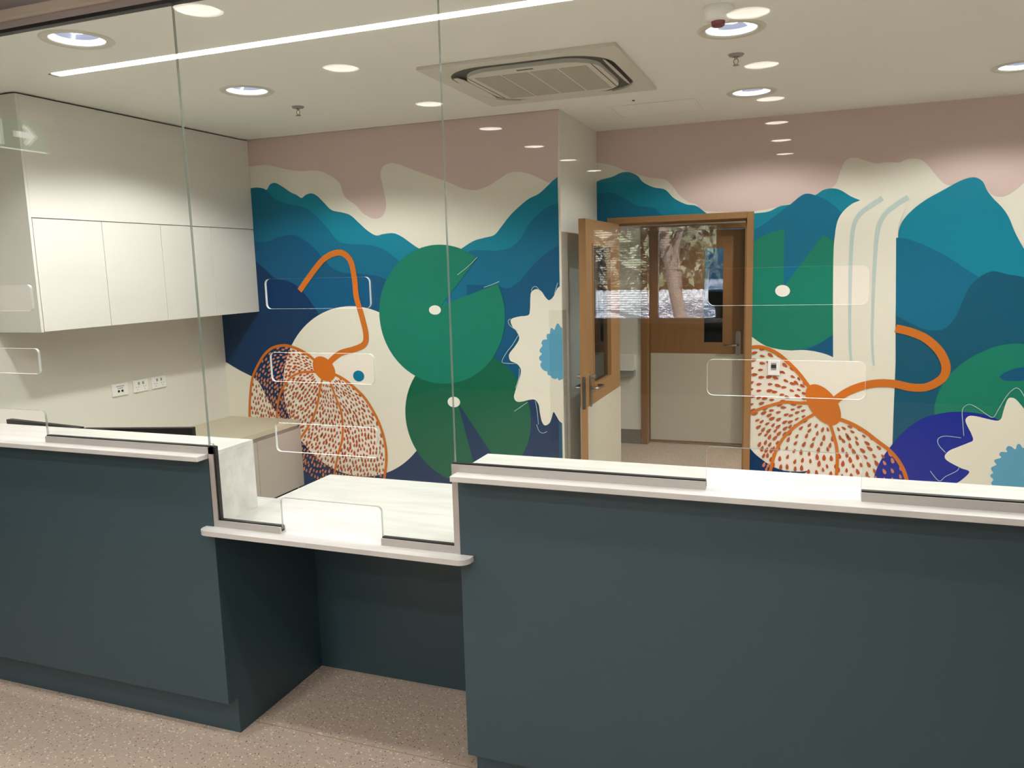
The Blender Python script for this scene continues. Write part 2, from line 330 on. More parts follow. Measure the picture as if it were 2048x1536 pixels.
 'disc2': [(1133,92),(1113,236),(1106,258),(1117,280),(1100,301),(1104,316),(1114,324),(1101,348),(1106,363),(1129,379),(1118,396),(1119,411),(1152,427),(1141,445),(1150,463),(1183,465),(1176,482),(1184,501),(1202,502),(1227,485),(1234,514),(1249,520),(1268,495),(1282,520),(1299,521),(1313,494),(1310,497),(1326,524),(1341,520),(1351,493),(1374,511),(1391,512),(1401,495),(1396,478),(1428,479),(1438,462),(1431,444),(1463,432),(1466,418),(1458,400),(1481,388),(1488,374),(1478,349),(1488,342),(1493,329),(1480,306),(1493,286),(1489,264),(1486,122)],
 'navyB': [(-394,421),(-380,411),(-340,364),(-287,322),(-234,287),(-176,263),(-118,253),(-41,254),(12,263)],
 'pod2': [[(31,813),(-1,852),(-59,931),(-129,1006),(-193,1062),(-257,1098),(-322,1115),(-386,1110)],[(46,736),(-66,735),(-154,736),(-237,712),(-313,682),(-381,643)],[(60,673),(-25,615),(-105,543),(-161,472),(-198,394),(-222,309),(-239,202),(-250,96)],[(139,609),(169,516),(190,430),(196,335),(193,240),(184,129)],[(177,641),(269,608),(355,559),(434,497),(513,435),(574,359),(613,276),(641,165)]],
 'hub2': [(95,728),(184,599),(29,673)],
 'chalk2': [[(938,556),(928,639),(921,710),(929,743),(962,762),(1013,735),(1057,701),(1095,685),(1122,740),(1154,811),(1182,854),(1210,875),(1235,856),(1258,815)],[(923,543),(873,548),(822,548),(792,526),(800,487),(840,441)],[(921,347),(909,324),(848,283),(811,251),(757,314)]],
}

# ------------------------------------------------------------------ structure
fl = struct(box('floor', -5.2, 4.2, -6.3, 9.6, -.2, 0, 'floor_vinyl'))
box('weld_seam', GAP_L, GAP_R, 2.269, 2.274, -.001, .0006, 'weld', fl)
office = [(XL, 2.17), (XR, 2.17), (XR, Y2), (XRET, Y2), (XRET, Y1), (XL, Y1)]
holes = [circ(x, y, .108)[::-1] for x, y in OFFICE_LIGHTS] + [[(LED[0], LED[2]), (LED[0], LED[3]), (LED[1], LED[3]), (LED[1], LED[2])]]
ce = struct(MB().prism([office] + holes, ZC, ZC+.012).out('ceiling', 'ceiling_paint'))
wait = [(-5, -6), (4, -6), (4, 2.12), (-5, 2.12)]
struct(MB().prism([wait] + [circ(x, y, .095)[::-1] for x, y in WAIT_L + WAIT_R], ZW, ZW+.012).out('ceiling_waiting', 'wait_ceiling_paint'))
struct(box('ceiling_corridor', -3, 1.5, Y2+.12, 9.4, 2.5, 2.52, 'wait_ceiling_paint'))
struct(box('ceiling_roof', -5.2, 4.2, -6.2, 9.6, 3.05, 3.2, 'wait_ceiling_paint'))
struct(box('wall_left', XL-.15, XL, 2.17, Y1, 0, 3.05, 'wall_white'))
struct(box('wall_back', XL-.15, XRET, Y1, Y1+.15, 0, 3.05, 'paint_cream'))
struct(box('wall_return', XRET-.12, XRET, Y1+.15, Y2+.12, 0, 3.05, 'wall_white'))
wr = MB().box(XRET, -1.36, Y2, Y2+.12, 0, 3.05).box(-1.36, -.392, Y2, Y2+.12, 2.008, 3.05).box(-.392, XR+.15, Y2, Y2+.12, 0, 3.05)
struct(wr.out('wall_rear', 'paint_cream'))
struct(box('wall_return_face', XRET-.004, XRET+.001, Y1+.0005, Y1+.15, 0, ZC, 'wall_white'))
struct(box('wall_right', XR, XR+.15, 2.17, Y2, 0, 3.05, 'wall_white'))
struct(box('wall_waiting_left', -5.15, -5, -6.2, 2.2, 0, 3.05, 'wait_wall'))
struct(box('wall_waiting_right', 4, 4.15, -6.2, 2.2, 0, 3.05, 'wait_wall'))
struct(MB().box(-5, -3.9, 2.09, 2.2, 0, 3.05).out('wall_partition_left', 'wait_wall'))
struct(MB().box(.895, 4, 2.09, 2.2, 0, 3.05).out('wall_partition_right', 'wait_wall'))
# window wall behind the photographer
WX0, WX1, WZ0, WZ1, WY = -2.75, -1.06, .93, 2.24, -5.9
struct(MB().box(-5, WX0, WY-.2, WY, 0, 3.05).box(WX1, 4, WY-.2, WY, 0, 3.05).box(WX0, WX1, WY-.2, WY, 0, WZ0).box(WX0, WX1, WY-.2, WY, WZ1, 3.05).out('wall_window', 'wait_wall'))
win = struct_empty('window_1', (-1.9, WY, WZ0))
MB().prism([[(WX0, WZ0), (WX1, WZ0), (WX1, WZ1), (WX0, WZ1)], [(-2.69, .985), (-2.69, 2.185), (-1.965, 2.185), (-1.965, .985)], [(-1.85, .985), (-1.85, 2.185), (-1.125, 2.185), (-1.125, .985)]], WY-.12, WY-.05, 'y').out('window_frame', 'aluminium', win)
for a, b in ((-2.69, -1.965), (-1.85, -1.125)):
    box('pane', a, b, WY-.09, WY-.084, .985, 2.185, 'window_glass', win)
box('window_sill', WX0-.03, WX1+.03, WY, WY+.12, WZ0-.03, WZ0, 'wait_wall', win)
for i, (a, b, lab) in enumerate(((-2.69, -1.965, 'left'), (-1.85, -1.125, 'right'))):
    bl = thing('venetian_blind', ((a+b)/2, WY-.03, .985), 'white venetian blind in the %s light of the mirrored window' % ('narrower-looking left' if i == 0 else 'right tree-filled'), 'blind', 'blinds of the mirrored window')
    box('head_rail', a, b, WY-.045, WY-.015, 2.15, 2.185, 'slat', bl)
    box('bottom_rail', a, b, WY-.042, WY-.02, .985, 1.0, 'slat', bl)
    s0 = MB(); ang = .32 if i == 0 else .12
    s0.add([(a+.005, WY-.03+k*.011*math.cos(ang), 1.01+k*.011*math.sin(ang)+t) for t in (0, .0008) for k in (-1, 1)] + [(b-.005, WY-.03+k*.011*math.cos(ang), 1.01+k*.011*math.sin(ang)+t) for t in (0, .0008) for k in (-1, 1)],
           [(0, 1, 5, 4), (2, 6, 7, 3), (0, 2, 3, 1), (4, 5, 7, 6), (0, 4, 6, 2), (1, 3, 7, 5)])
    first = s0.out('slat', 'slat', bl)
    for k in range(1, 38):
        c = first.copy(); COL.objects.link(c); c.parent = bl; c.location.z = k*.0302
# bulkhead and glazing head above the screen
struct(box('trim_1', -3.9, .895, 2.15, 2.21, 2.64, 3.05, 'bulkhead'))
struct(box('trim_2', -3.9, .895, 2.124, 2.21, 2.606, 2.64, 'step_trim', bevel=.003))
hd = struct(box('trim_3', -3.9, .895, PANEL_Y, 2.172, 2.582, 2.606, 'bulkhead'))
box('head_gasket', -3.9, .895, PANEL_Y+.002, 2.17, 2.570, 2.582, 'gasket', hd)
# shadow gap along the wall heads
struct(MB().box(XL, -3.765, Y1-.004, Y1-.0045, ZC-.006, ZC).box(-3.76, XRET, Y1-.0055, Y1-.005, ZC-.004, ZC).out('trim_4', 'bulkhead'))
# corridor
struct(MB().box(-3, -1.478, 7.33, 7.45, 0, 2.5).box(-.49, 1.5, 7.33, 7.45, 0, 2.5).box(-1.478, -.49, 7.33, 7.45, 2.03, 2.5).out('wall_corridor', 'wall_white'))
struct(MB().box(-3.1, -3, Y2+.12, 9.4, 0, 2.52).box(1.5, 1.6, Y2+.12, 9.4, 0, 2.52).box(-3, 1.5, 9.3, 9.4, 0, 2.52).out('wall_corridor_ends', 'wall_white'))
struct(box('wall_corridor_near', -3, XRET, Y2+.121, Y2+.16, 0, 2.5, 'wall_white'))
struct(MB().box(-3, -1.48, 7.315, 7.33, 0, .136).box(-.49, 1.5, 7.315, 7.33, 0, .136).out('baseboard_corridor', 'skirting'))

# ------------------------------------------------------------------ doors
f1 = struct_empty('door_1', (-.88, Y2, 0))
def frame(par, xo0, xi0, xi1, xo1, zi, zo, y0, y1, m):
    box('door_jamb', xo0, xi0, y0, y1, 0, zo, m, par, bevel=.003)
    box('door_jamb', xi1, xo1, y0, y1, 0, zo, m, par, bevel=.003)
    box('door_head', xi0, xi1, y0, y1, zi, zo, m, par, bevel=.003)
frame(f1, -1.380, -1.338, -.418, -.373, 1.985, 2.028, Y2-.018, Y2+.135, 'wood')
MB().box(-.432, -.418, Y2+.05, Y2+.09, 0, 1.985).box(-1.338, -.418, Y2+.05, Y2+.09, 1.971, 1.985).out('door_stop', 'wood', f1)
LX0, LX1, LY0, LY1 = -1.345, -1.300, 4.755, 5.665
leaf = MB().prism([[(LY0, .008), (LY1, .008), (LY1, 1.982), (LY0, 1.982)], [(4.915, .935), (4.915, 1.822), (5.375, 1.822), (5.375, .935)]], LX0, LX1, 'x').out('door_leaf', 'wood', f1)
box('glazing', LX0+.018, LX0+.024, 4.915, 5.375, .935, 1.822, 'door_glass', leaf)
MB().prism([[(4.902, .922), (5.388, .922), (5.388, 1.835), (4.902, 1.835)], [(4.918, .938), (4.918, 1.819), (5.372, 1.819), (5.372, .938)]], LX1, LX1+.006, 'x').out('glazing_bead', 'wood', leaf)
box('kick_plate', LX1, LX1+.004, LY0+.004, LY1, .008, .812, 'kick_vinyl', leaf)
box('kick_plate', LX0-.004, LX0, LY0+.004, LY1, .008, .812, 'kick_vinyl', leaf)
def lever(par, x, y, z, side, along=1, m='steel'):
    p = MB().prism([rrect(y-.022, y+.022, z-.12, z+.10, .02)], x, x+side*.008, 'x').out('escutcheon', m, par)
    MB().tube([(x+side*.006, y, z), (x+side*.045, y, z), (x+side*.055, y+along*.012, z), (x+side*.055, y+along*.125, z), (x+side*.045, y+along*.137, z), (x+side*.015, y+along*.138, z)], .0085, 12).out('lever', m, p, smooth=True)
    MB().lathe([(0, 0), (.013, 0), (.013, .03*side), (0, .03*side)], (x+side*.006, y, z+.075), 16, 'x').out('snib', m, p)
lever(leaf, LX1, 4.82, .925, 1)
lever(leaf, LX0, 4.82, .925, -1)
lk = MB().prism([rrect(LX0+.01, LX0+.034, .80, 1.005, .004)], LY0-.002, LY0+.001, 'y').out('lock_plate', 'steel', leaf)
box('latch_bolt', LX0+.014, LX0+.030, LY0-.013, LY0, .94, .975, 'steel', leaf)
f2 = struct_empty('door_2', (-.98, 7.38, 0))
frame(f2, -1.478, -1.416, -.552, -.49, 1.988, 2.032, 7.312, 7.452, 'wood_dark')
l2 = MB().prism([[(-1.412, .012), (-.556, .012), (-.556, 1.984), (-1.412, 1.984)], [(-.917, .966), (-.917, 1.82), (-.75, 1.82), (-.75, .966)]], 7.424, 7.464, 'y').out('door_leaf', 'wood_dark', f2)
box('glazing', -.917, -.75, 7.44, 7.446, .966, 1.82, 'door_glass', l2)
box('kick_plate', -1.408, -.56, 7.419, 7.424, .03, .862, 'kick_vinyl', l2)
e2 = MB().prism([rrect(-.632, -.588, .85, 1.07, .02)], 7.416, 7.424, 'y').out('escutcheon', 'steel', l2)
MB().tube([(-.61, 7.42, .947), (-.61, 7.375, .947), (-.625, 7.365, .947), (-.735, 7.365, .947)], .009, 12).out('lever', 'steel', e2, smooth=True)
box('wall_room_beyond', -1.9, 0, 9.0, 9.02, 1.38, 2.4, 'blue_wall')['kind'] = 'structure'
struct(box('wall_room_counter', -1.9, 0, 8.9, 9.02, 0, 1.38, 'black_plastic'))
dp = thing('wall_dispenser', (-1.62, 7.33, .66), 'white wall dispenser with grey base in the corridor beyond the open door', 'dispenser')
MB().prism([rrect(-1.72, -1.528, .713, .858, .012)], 7.23, 7.33, 'y').out('cover', 'white_plastic', dp, bevel=0)
MB().prism([rrect(-1.715, -1.533, .653, .713, .012)], 7.245, 7.33, 'y').out('base', 'grey_plastic', dp)

# ------------------------------------------------------------------ reception counters
def counter(name, x0, x1, gap_side, label):
    t = thing(name, ((x0+x1)/2, PANEL_Y, 0), label, 'counter')
    box('front_panel', x0, x1, PANEL_Y, PANEL_Y+.018, .142, HI-SLAB, 'panel_teal', t, bevel=.0012)
    px0, px1 = x0, x1
    if gap_side > 0: px1 = x1
    box('plinth', px0+(.0 if gap_side > 0 else .02), px1-(.0 if gap_side > 0 else .0), PLINTH_Y, PLINTH_Y+.016, 0, .142, 'panel_teal', t)
    xs = (x1-.018, x1) if gap_side > 0 else (x0+.002, x0+.020)
    MB().prism([[(PANEL_Y+.0185, .142), (PANEL_Y+.0185, LO-SLAB), (2.73, LO-SLAB), (2.73, 0), (PLINTH_Y+.0165, 0), (PLINTH_Y+.0165, .142)]], xs[0], xs[1], 'x').out('side_panel', 'panel_teal', t)
    return t
counter('reception_counter', -3.9, GAP_L, 1, 'dark teal reception counter front left of the low wheelchair section')
counter('reception_counter', GAP_R, .895, -1, 'dark teal reception counter front right of the low wheelchair section')
lc = tag(box('knee_panel', GAP_L+.0005, GAP_R+.0015, 2.722, 2.738, 0.0, LO-SLAB, 'panel_teal'), 'dark teal back panel of the knee space under the low counter', 'panel')
def slab_hi(x0, x1, label):
    return tag(MB().box(x0, x1, 2.088, 2.383, HI-SLAB, HI).out('countertop', 'marble', bevel=.0012), label, 'countertop')
c1 = thing('countertop', (-2.93, 2.2, HI-SLAB), 'raised white marbled countertop on the left, stepping down at a waterfall end', 'countertop')
MB().box(-3.9, -1.957, 2.088, 2.383, HI-SLAB, HI).out('slab', 'marble', c1, bevel=.0012)
box('waterfall_end', -1.974, -1.957, 2.172, 2.383, LO+.0002, HI-SLAB, 'marble', c1, bevel=.0008)
c2 = thing('countertop', (-.05, 2.2, HI-SLAB), 'raised white marbled countertop on the right of the screen', 'countertop')
MB().box(-1.002, .895, 2.088, 2.391, HI-SLAB, HI).out('slab', 'marble', c2, bevel=.0012)
box('waterfall_end', -1.0, -.983, 2.172, 2.391, LO+.0002, HI-SLAB, 'marble', c2)
low = [(-1.957, 2.872), (-1.957, PANEL_Y-.001)] + [(-1.988, PANEL_Y-.001)]
r = .038
low += [(-1.988+r-r*math.cos(a), 2.088+r-r*math.sin(a)) for a in [PI/2*i/6 for i in range(7)]]
low += [(-.955-r+r*math.sin(a), 2.088+r-r*math.cos(a)) for a in [PI/2*i/6 for i in range(7)]]
low += [(-.955, PANEL_Y-.001), (-1.002, PANEL_Y-.001), (-1.002, 2.872)]
c3 = tag(MB().prism([low], LO-SLAB, LO).out('countertop', 'marble'), 'low white marbled wheelchair-height desk slab with rounded front corners', 'countertop')
sk = thing('staff_desk', (-2.7, 2.58, 0), 'white staff desk hidden behind the left raised counter', 'desk')
box('desk_top', -3.9, -2.0, 2.39, 2.78, .697, .72, 'marble', sk)
box('desk_leg', -3.8, -3.76, 2.4, 2.76, 0, .697, 'bench_front', sk)
box('desk_leg', -2.2, -2.16, 2.4, 2.5, 0, .697, 'bench_front', sk)
def monitor(ax, ay, bx, by, zt, label):
    c = Vector(((ax+bx)/2, (ay+by)/2, .72)); d = Vector((bx-ax, by-ay, 0)); wd = d.length; d.normalize(); n = Vector((-d.y, d.x, 0))
    t = thing('computer_monitor', c, label, 'monitor', 'monitors behind the left counter')
    def lb(nm, u0, u1, n0, n1, z0, z1, m):
        m_ = MB(); P = lambda u, v, z: c+d*u+n*v+Vector((0, 0, z-.72))
        m_.add([P(u, v, z) for z in (z0, z1) for v in (n0, n1) for u in (u0, u1)], [(0, 2, 3, 1), (4, 5, 7, 6), (0, 1, 5, 4), (2, 6, 7, 3), (0, 4, 6, 2), (1, 3, 7, 5)])
        return m_.out(nm, m, t, bevel=.002)
    lb('housing', -wd/2, wd/2, 0, .03, zt-.24, zt, 'black_plastic')
    lb('screen', -wd/2+.008, wd/2-.008, .03, .034, zt-.23, zt-.01, 'gasket')
    lb('neck', -.03, .03, -.03, 0, .73, zt-.05, 'black_plastic'); lb('foot', -.1, .1, -.06, .06, .72, .73, 'black_plastic')
monitor(-3.715, 2.712, -3.147, 2.636, 1.02, 'black computer monitor peeping over the left counter, the farther left one')
monitor(-3.108, 2.623, -2.599, 2.762, 1.02, 'black computer monitor peeping over the left counter beside the power points')

# ------------------------------------------------------------------ aluminium glazing frame and glass
gf = thing('glazing_frame', (-1.48, PANEL_Y, LO), 'stepped aluminium channel with black gasket holding the glass screen', 'frame')
FY0, FY1 = PANEL_Y, 2.170
def channel(x0, x1, z0, z1):
    o = MB().box(x0, x1, FY0, FY0+.006, z0, z1).box(x0, x1, FY1-.006, FY1, z0, z1).box(x0, x1, FY0+.006, FY1-.006, z0, z0+.006).out('channel', 'aluminium', gf)
    MB().box(x0+.001, x1-.0005, FY0+.0062, FY1-.0062, z0+.0062, z1+.0035).out('gasket', 'gasket', o)
NL = (-3.125, -2.733); NM = (-1.672, -1.281); NR = (-.256, .134)
FH = .023
channel(-3.9, NL[0], HI, HI+FH); channel(NL[1], JL+.021, HI, HI+FH)
channel(JR-.008, NR[0], HI, HI+FH); channel(NR[1], .895, HI, HI+FH)
channel(JL+.021, NM[0], LO, LO+FH); channel(NM[1], JR-.008, LO, LO+FH)
for xa, xb, s in ((JL+.003, JL+.021, 1), (JR-.008, JR+.012, -1)):
    o = MB().box(xa, xb, FY0, FY0+.006, LO, HI-.0002).box(xa, xb, FY1-.006, FY1, LO, HI-.0002).out('post', 'aluminium', gf)
    if s > 0:
        MB().box(xb-.004, xb+.006, FY0+.0062, FY1-.0062, LO+FH, HI+FH+.002).out('gasket', 'gasket', o)
        box('post_cap', xa, xb, FY0, FY1, HI, HI+FH, 'aluminium', gf)
    else:
        MB().box(xa+.004, xb-.001, FY0+.0062, FY1-.0062, LO, HI).out('gasket', 'gasket', o)
def slot(x0, x1, z0, z1):
    return rrect(x0, x1, z0, z1, .016)[::-1]
def notch(n, z0, z1, r=.016):
    a, b = n
    return [(a, z0), (a, z1-r)] + [(a+r-r*math.cos(t), z1-r+r*math.sin(t)) for t in [PI/2*i/5 for i in range(6)]][1:] + \
           [(b-r+r*math.sin(t), z1-r+r*math.cos(t)) for t in [PI/2*i/5 for i in range(6)]] + [(b, z0)]
def panel(outer, slots, label):
    mb = MB().prism([outer] + slots, GLASS_Y-.005, GLASS_Y+.005, 'y'); nf = len(mb.f)
    return tag(mb.out('glass_screen', ['screen_glass', 'glass_edge', 'glass_joint'], midx=[0]*mb.side0 + [2]*len(outer) + [1]*(nf-mb.side0-len(outer))), label, 'glass screen', 'glass screen panels')
S1, S2, S3 = (1.585, 1.682), (1.345, 1.442), (1.107, 1.205)
zt = 2.571; g = .0008; hb, lb_ = HI+.014, LO+.014
panel([(-3.9, hb)] + notch(NL, hb, 1.203) + [(JL-g, hb), (JL-g, zt), (-3.9, zt)], [slot(*NL, *S1), slot(*NL, *S2)], 'clear glass screen panel above the left raised counter')
panel([(JL+.016, lb_)] + notch(NM, lb_, .945) + [(JR-.004, lb_), (JR-.004, hb+.02), (JR-g, hb+.02), (JR-g, zt), (JL+g, zt), (JL+g, hb+.02), (JL+.016, hb+.02)], [slot(*NM, *S1), slot(*NM, *S2), slot(*NM, *S3)], 'clear glass screen panel with three slots above the low desk')
panel([(JR+g, hb)] + notch(NR, hb, 1.203) + [(.895, hb), (.895, zt), (JR+g, zt)], [slot(*NR, *S1), slot(*NR, *S2)], 'clear glass screen panel above the right raised counter, in front of the door')

# ------------------------------------------------------------------ wall cupboards, bench, outlets
cb = thing('wall_cupboard', (-3.93, 3.88, 1.425), 'white overhead cupboards with four flat doors on the left wall', 'cupboard')
CX = -3.76
box('body', XL, CX-.02, 2.996, Y1-.001, 1.427, 2.616, 'cabinet_white', cb)
box('shadow_gap', XL, CX-.018, 3.006, Y1-.001, 2.616, ZC-.001, 'gap_dark', cb)
box('end_panel', XL, CX, 2.994, 3.010, 1.425, 2.628, 'cabinet_white', cb, bevel=.001)
box('bulkhead_panel', CX-.018, CX, 3.0105, Y1-.001, 2.018, 2.628, 'cabinet_white', cb, bevel=.001)
ys = [3.013, 3.442, 3.876, 4.315, 4.755]
for a, b in zip(ys[:-1], ys[1:]):
    box('cupboard_door', CX-.018, CX, a+.0015, b-.0015, 1.428, 2.0135, 'cabinet_white', cb, bevel=.001)
bn = thing('bench', (-3.78, 4.0, 0), 'low cream bench with grey front along the left wall under the outlets', 'bench')
box('bench_top', XL, -3.468, 3.0, Y1-.001, .603, .641, 'bench_top', bn, bevel=.002)
box('rail', XL, -3.49, 3.0, Y1-.001, .575, .603, 'bench_front', bn)
box('end_board', XL, -3.470, 3.0, 4.262, .15, .575, 'bench_front', bn)
box('bench_door', -3.486, -3.470, 4.267, Y1-.002, .15, .578, 'bench_front', bn, bevel=.001)
box('plinth', XL, -3.53, 3.0, Y1-.002, 0, .15, 'gap_dark', bn)
def outlet(name, y0, y1, z0, z1, label, kind):
    t = thing(name, (XL, (y0+y1)/2, z0), label, 'outlet'); x = XL
    box('plate', x, x+.009, y0, y1, z0, z1, 'white_plastic', t, bevel=.0025)
    ym, zm = (y0+y1)/2, (z0+z1)/2; x += .009
    if kind == 'power':
        for s in (-1, 1):
            c = ym+s*.03
            box('switch', x, x+.003, c-.006-s*.012, c+.006-s*.012, zm+.008, zm+.026, 'grey_plastic', t)
            m_ = MB()
            for a, dy, dz in ((.5, -.009, -.006), (-.5, .009, -.006), (0, 0, -.022)):
                ca, sa = math.cos(a), math.sin(a); p = [(-.0012, -.0045), (.0012, -.0045), (.0012, .0045), (-.0012, .0045)]
                m_.prism([[(c+dy+u*ca-v*sa, zm+dz+u*sa+v*ca) for u, v in p]], x-.0002, x+.0006, 'x')
            m_.out('pin_slots', 'socket_dark', t)
    else:
        for s in (-1, 1):
            box('data_port', x-.0002, x+.001, ym+s*.014-.007, ym+s*.014+.007, zm-.016, zm-.002, 'gasket', t, bevel=.002)
        m_ = MB()
        for row, w_ in ((.022, .03), (.009, .022)):
            k = -w_
            while k < w_:
                L = random.uniform(.003, .007); m_.box(x-.0001, x+.0004, ym+k, ym+k+L, zm+row-.004, zm+row+.004); k += L+.0022
        m_.out('label_print', 'grey_plastic', t)
outlet('data_outlet', 3.700, 3.825, .956, 1.035, 'white data outlet with two ports, leftmost of three outlets', 'data')
outlet('power_outlet', 3.868, 3.991, .957, 1.036, 'white double power point in the middle of three outlets', 'power')
outlet('power_outlet', 4.022, 4.147, .957, 1.038, 'white double power point, rightmost of three outlets', 'power')
th = thing('thermostat', (-.225, Y2, .922), 'small white thermostat on the spotted seed pod beside the door', 'thermostat')
box('case', -.265, -.187, Y2-.026, Y2-.007, .922, 1.027, 'white_plastic', th, bevel=.004)
box('display', -.244, -.209, Y2-.0275, Y2-.0255, .958, 1.008, 'grey_plastic', th)
box('display_band', -.244, -.209, Y2-.0282, Y2-.0270, .972, .996, 'socket_dark', th)
cg = thing('corner_guard', (XRET, Y1, 0), 'clear plastic corner guard on the flower end of the mural wall', 'corner guard')
box('front_wing', XRET-.085, XRET+.003, Y1-.012, Y1-.009, .1, 1.425, 'clear_plastic', cg)
box('side_wing', XRET+.003, XRET+.006, Y1-.012, Y1+.07, .1, 1.425, 'clear_plastic', cg)

# ------------------------------------------------------------------ ceiling fittings
def spot(name, par, loc, w, col, size=146, blend=.3):
    d = bpy.data.lights.new(name, 'SPOT'); d.energy = w; d.spot_size = math.radians(size); d.spot_blend = blend; d.shadow_soft_size = .05; d.color = col
    o = bpy.data.objects.new(name, d); COL.objects.link(o); o.location = Vector(loc)-ORG[par]; o.parent = par
def downlight(x, y, z, R, r, lens, watt, col, label, group):
    t = thing('downlight', (x, y, z), label, 'downlight', group)
    MB().lathe([(r-.002, .002), (r+.002, -.004), (R-.004, -.004), (R, 0)], (x, y, z), 48).out('trim_ring', 'ac_white', t, smooth=True)
    MB().lathe([(r, .0), (r*.92, .03), (r*.74, .07), (r*.6, .085)], (x, y, z), 48).out('reflector', 'reflector', t, smooth=True)
    if lens == 'lens_wait':
        MB().lathe([(0, .010), (r*.96, .010), (r*.985, .004)], (x, y, z), 40).out('diffuser', lens, t)
    else:
        MB().lathe([(r*.995, .003), (r*.93, .001), (r*.83, .014), (r*.80, .020)], (x, y, z), 48).out('lens_ring', lens, t, smooth=True)
        MB().lathe([(r*.81, .020), (r*.60, .040), (r*.46, .046)], (x, y, z), 48).out('lens', 'lens_dim', t, smooth=True)
        for k in range(3):
            a = 2*PI*k/3+.5
            MB().tube([(x+r*q*math.cos(a), y+r*q*math.sin(a), z+zz) for q, zz in ((.82, .012), (.6, .03), (.4, .036))], .006, 8).out('lamp_strut', lens, t, smooth=True)
        MB().lathe([(0, .026), (r*.30, .028), (r*.46, .036), (r*.5, .046)], (x, y, z), 40).out('lamp', lens, t, smooth=True)
    spot('downlight_beam', t, (x, y, z-.006), watt, col)
    return t
offlab = ['downlight above the left counter nearest the glass head', 'downlight beside the sprinkler above the wall cupboards', 'downlight just below the smoke detector near the glass',
          'downlight near the rear mural wall above the door', 'downlight at the right edge of the picture above the waterfall mural', 'downlight out of frame, right of the smoke detector', 'downlight added to brighten the left mural, out of frame above the low desk', 'downlight added to brighten the mural, out of frame at right, nearest the glass',
          'downlight assumed out of frame at far right near the glass', 'downlight assumed out of frame at far right near the mural']
d0 = None
for (x, y), lab in zip(OFFICE_LIGHTS, offlab):
    if d0 is None: d0 = downlight(x, y, ZC, .137, .104, 'lens_office', W_OFFICE, (1, .985, .965), 'recessed office ' + lab, 'recessed office downlights')
    else: copy_tree(d0, (x, y, ZC), 'recessed office ' + lab, 'recessed office downlights')
for i, o in enumerate([o for o in COL.objects if o.name.startswith('downlight_beam') and abs(ORG.get(o.parent, Vector((0, 0, 0))).z-ZC) < .001]):
    o.data = o.data.copy(); o.data.energy = W_OFFICE*LAMP_SCALE[i]
ORD = ['nearest', 'second', 'third', 'fourth', 'fifth', 'sixth', 'farthest']
w0 = None
for row, nm in ((WAIT_L, 'left'), (WAIT_R, 'right')):
    for i, (x, y) in enumerate(row):
        lab = '%s waiting-room downlight from the counter, %s row mirrored in the glass' % (ORD[i], nm)
        if w0 is None: w0 = downlight(x, y, ZW, .118, .091, 'lens_wait', W_WAIT, (1, .975, .945), lab, 'waiting-room downlights mirrored in the glass')
        else: copy_tree(w0, (x, y, ZW), lab, 'waiting-room downlights mirrored in the glass')
downlight(.3, 6.5, 2.5, .118, .091, 'lens_wait', W_CORR, (1, .97, .9), 'unseen downlight added to light the corridor, behind the rear mural wall', 'added corridor downlights')  # no corridor lamp is visible; this one is added to light it
downlight(-.4, 8.2, 2.5, .118, .091, 'lens_wait', 130, (1, .98, .95), 'unseen downlight added to light the blue wall behind the corridor door', 'added corridor downlights')  # unseen lamp added so the blue wall shows through the door glass
ls = thing('strip_light', (-1, 2.85, ZC), 'long white recessed LED strip light running along the office ceiling', 'strip light')
box('housing', LED[0], LED[1], LED[2], LED[3], ZC+.022, ZC+.05, 'aluminium', ls)
box('diffuser', LED[0]+.003, LED[1]-.003, LED[2]+.002, LED[3]-.002, ZC-.0015, ZC+.02, 'led', ls)
box('end_cap', LED[0]-.02, LED[0], LED[2]+.004, LED[3]-.004, ZC-.004, ZC, 'grey_plastic', ls)
# air conditioner cassette
AX, AY = -1.283, 3.95
ac = thing('air_conditioner', (AX, AY, ZC-.045), 'white ceiling cassette air conditioner with rounded louvre ring', 'air conditioner')
def sq(h): return [(AX-h, AY-h), (AX+h, AY-h), (AX+h, AY+h), (AX-h, AY+h)]
def rs(h, r): return rrect(AX-h, AX+h, AY-h, AY+h, r, 8)
MB().prism([sq(.475), rs(.405, .21)[::-1]], ZC-.016, ZC-.0005).out('flange', 'ac_white', ac)
MB().prism([rs(.41, .21)], ZC-.006, ZC-.0005).out('throat', 'ac_dark', ac)
MB().prism([rs(.335, .165)], ZC-.024, ZC-.006).out('inner_panel', 'ac_white', ac)
for k, (ux, uy) in enumerate(((0, -1), (1, 0), (0, 1), (-1, 0))):
    tilt = (.30, .55, .02, .02)[k]; m_ = MB()
    off = (.392, .372, .371, .371)[k]; cx, cy = AX+ux*off, AY+uy*off; hw = .26
    for i in range(13):
        u = -hw + 2*hw*i/12; w_ = (.007, .016, .026, .026)[k]*(1-.55*(abs(u)/hw)**3)
        for v, dz in ((-w_, 0), (w_, 0), (w_, .004), (-w_, .004)):
            px, py = (cx+u, cy+uy*v) if ux == 0 else (cx+ux*v, cy+u)
            m_.v.append((px, py, ZC-(.012, .016, .021, .021)[k]+dz - v*math.sin(tilt)))
    for i in range(12):
        for j in range(4): m_.f.append((i*4+j, i*4+(j+1) % 4, i*4+4+(j+1) % 4, i*4+4+j))
    m_.f += [(0, 1, 2, 3), (48, 51, 50, 49)]
    m_.out('louvre', 'ac_white', ac)
for i in range(4):
    a = AX-.285+i*.1425
    box('grille_panel', a+.006, a+.1365, AY-.24, AY+.27, ZC-.0255, ZC-.024, 'ac_grille', ac)
box('sensor_bar', AX-.04, AX+.04, AY-.30, AY-.288, ZC-.0255, ZC-.024, 'ac_dark', ac)
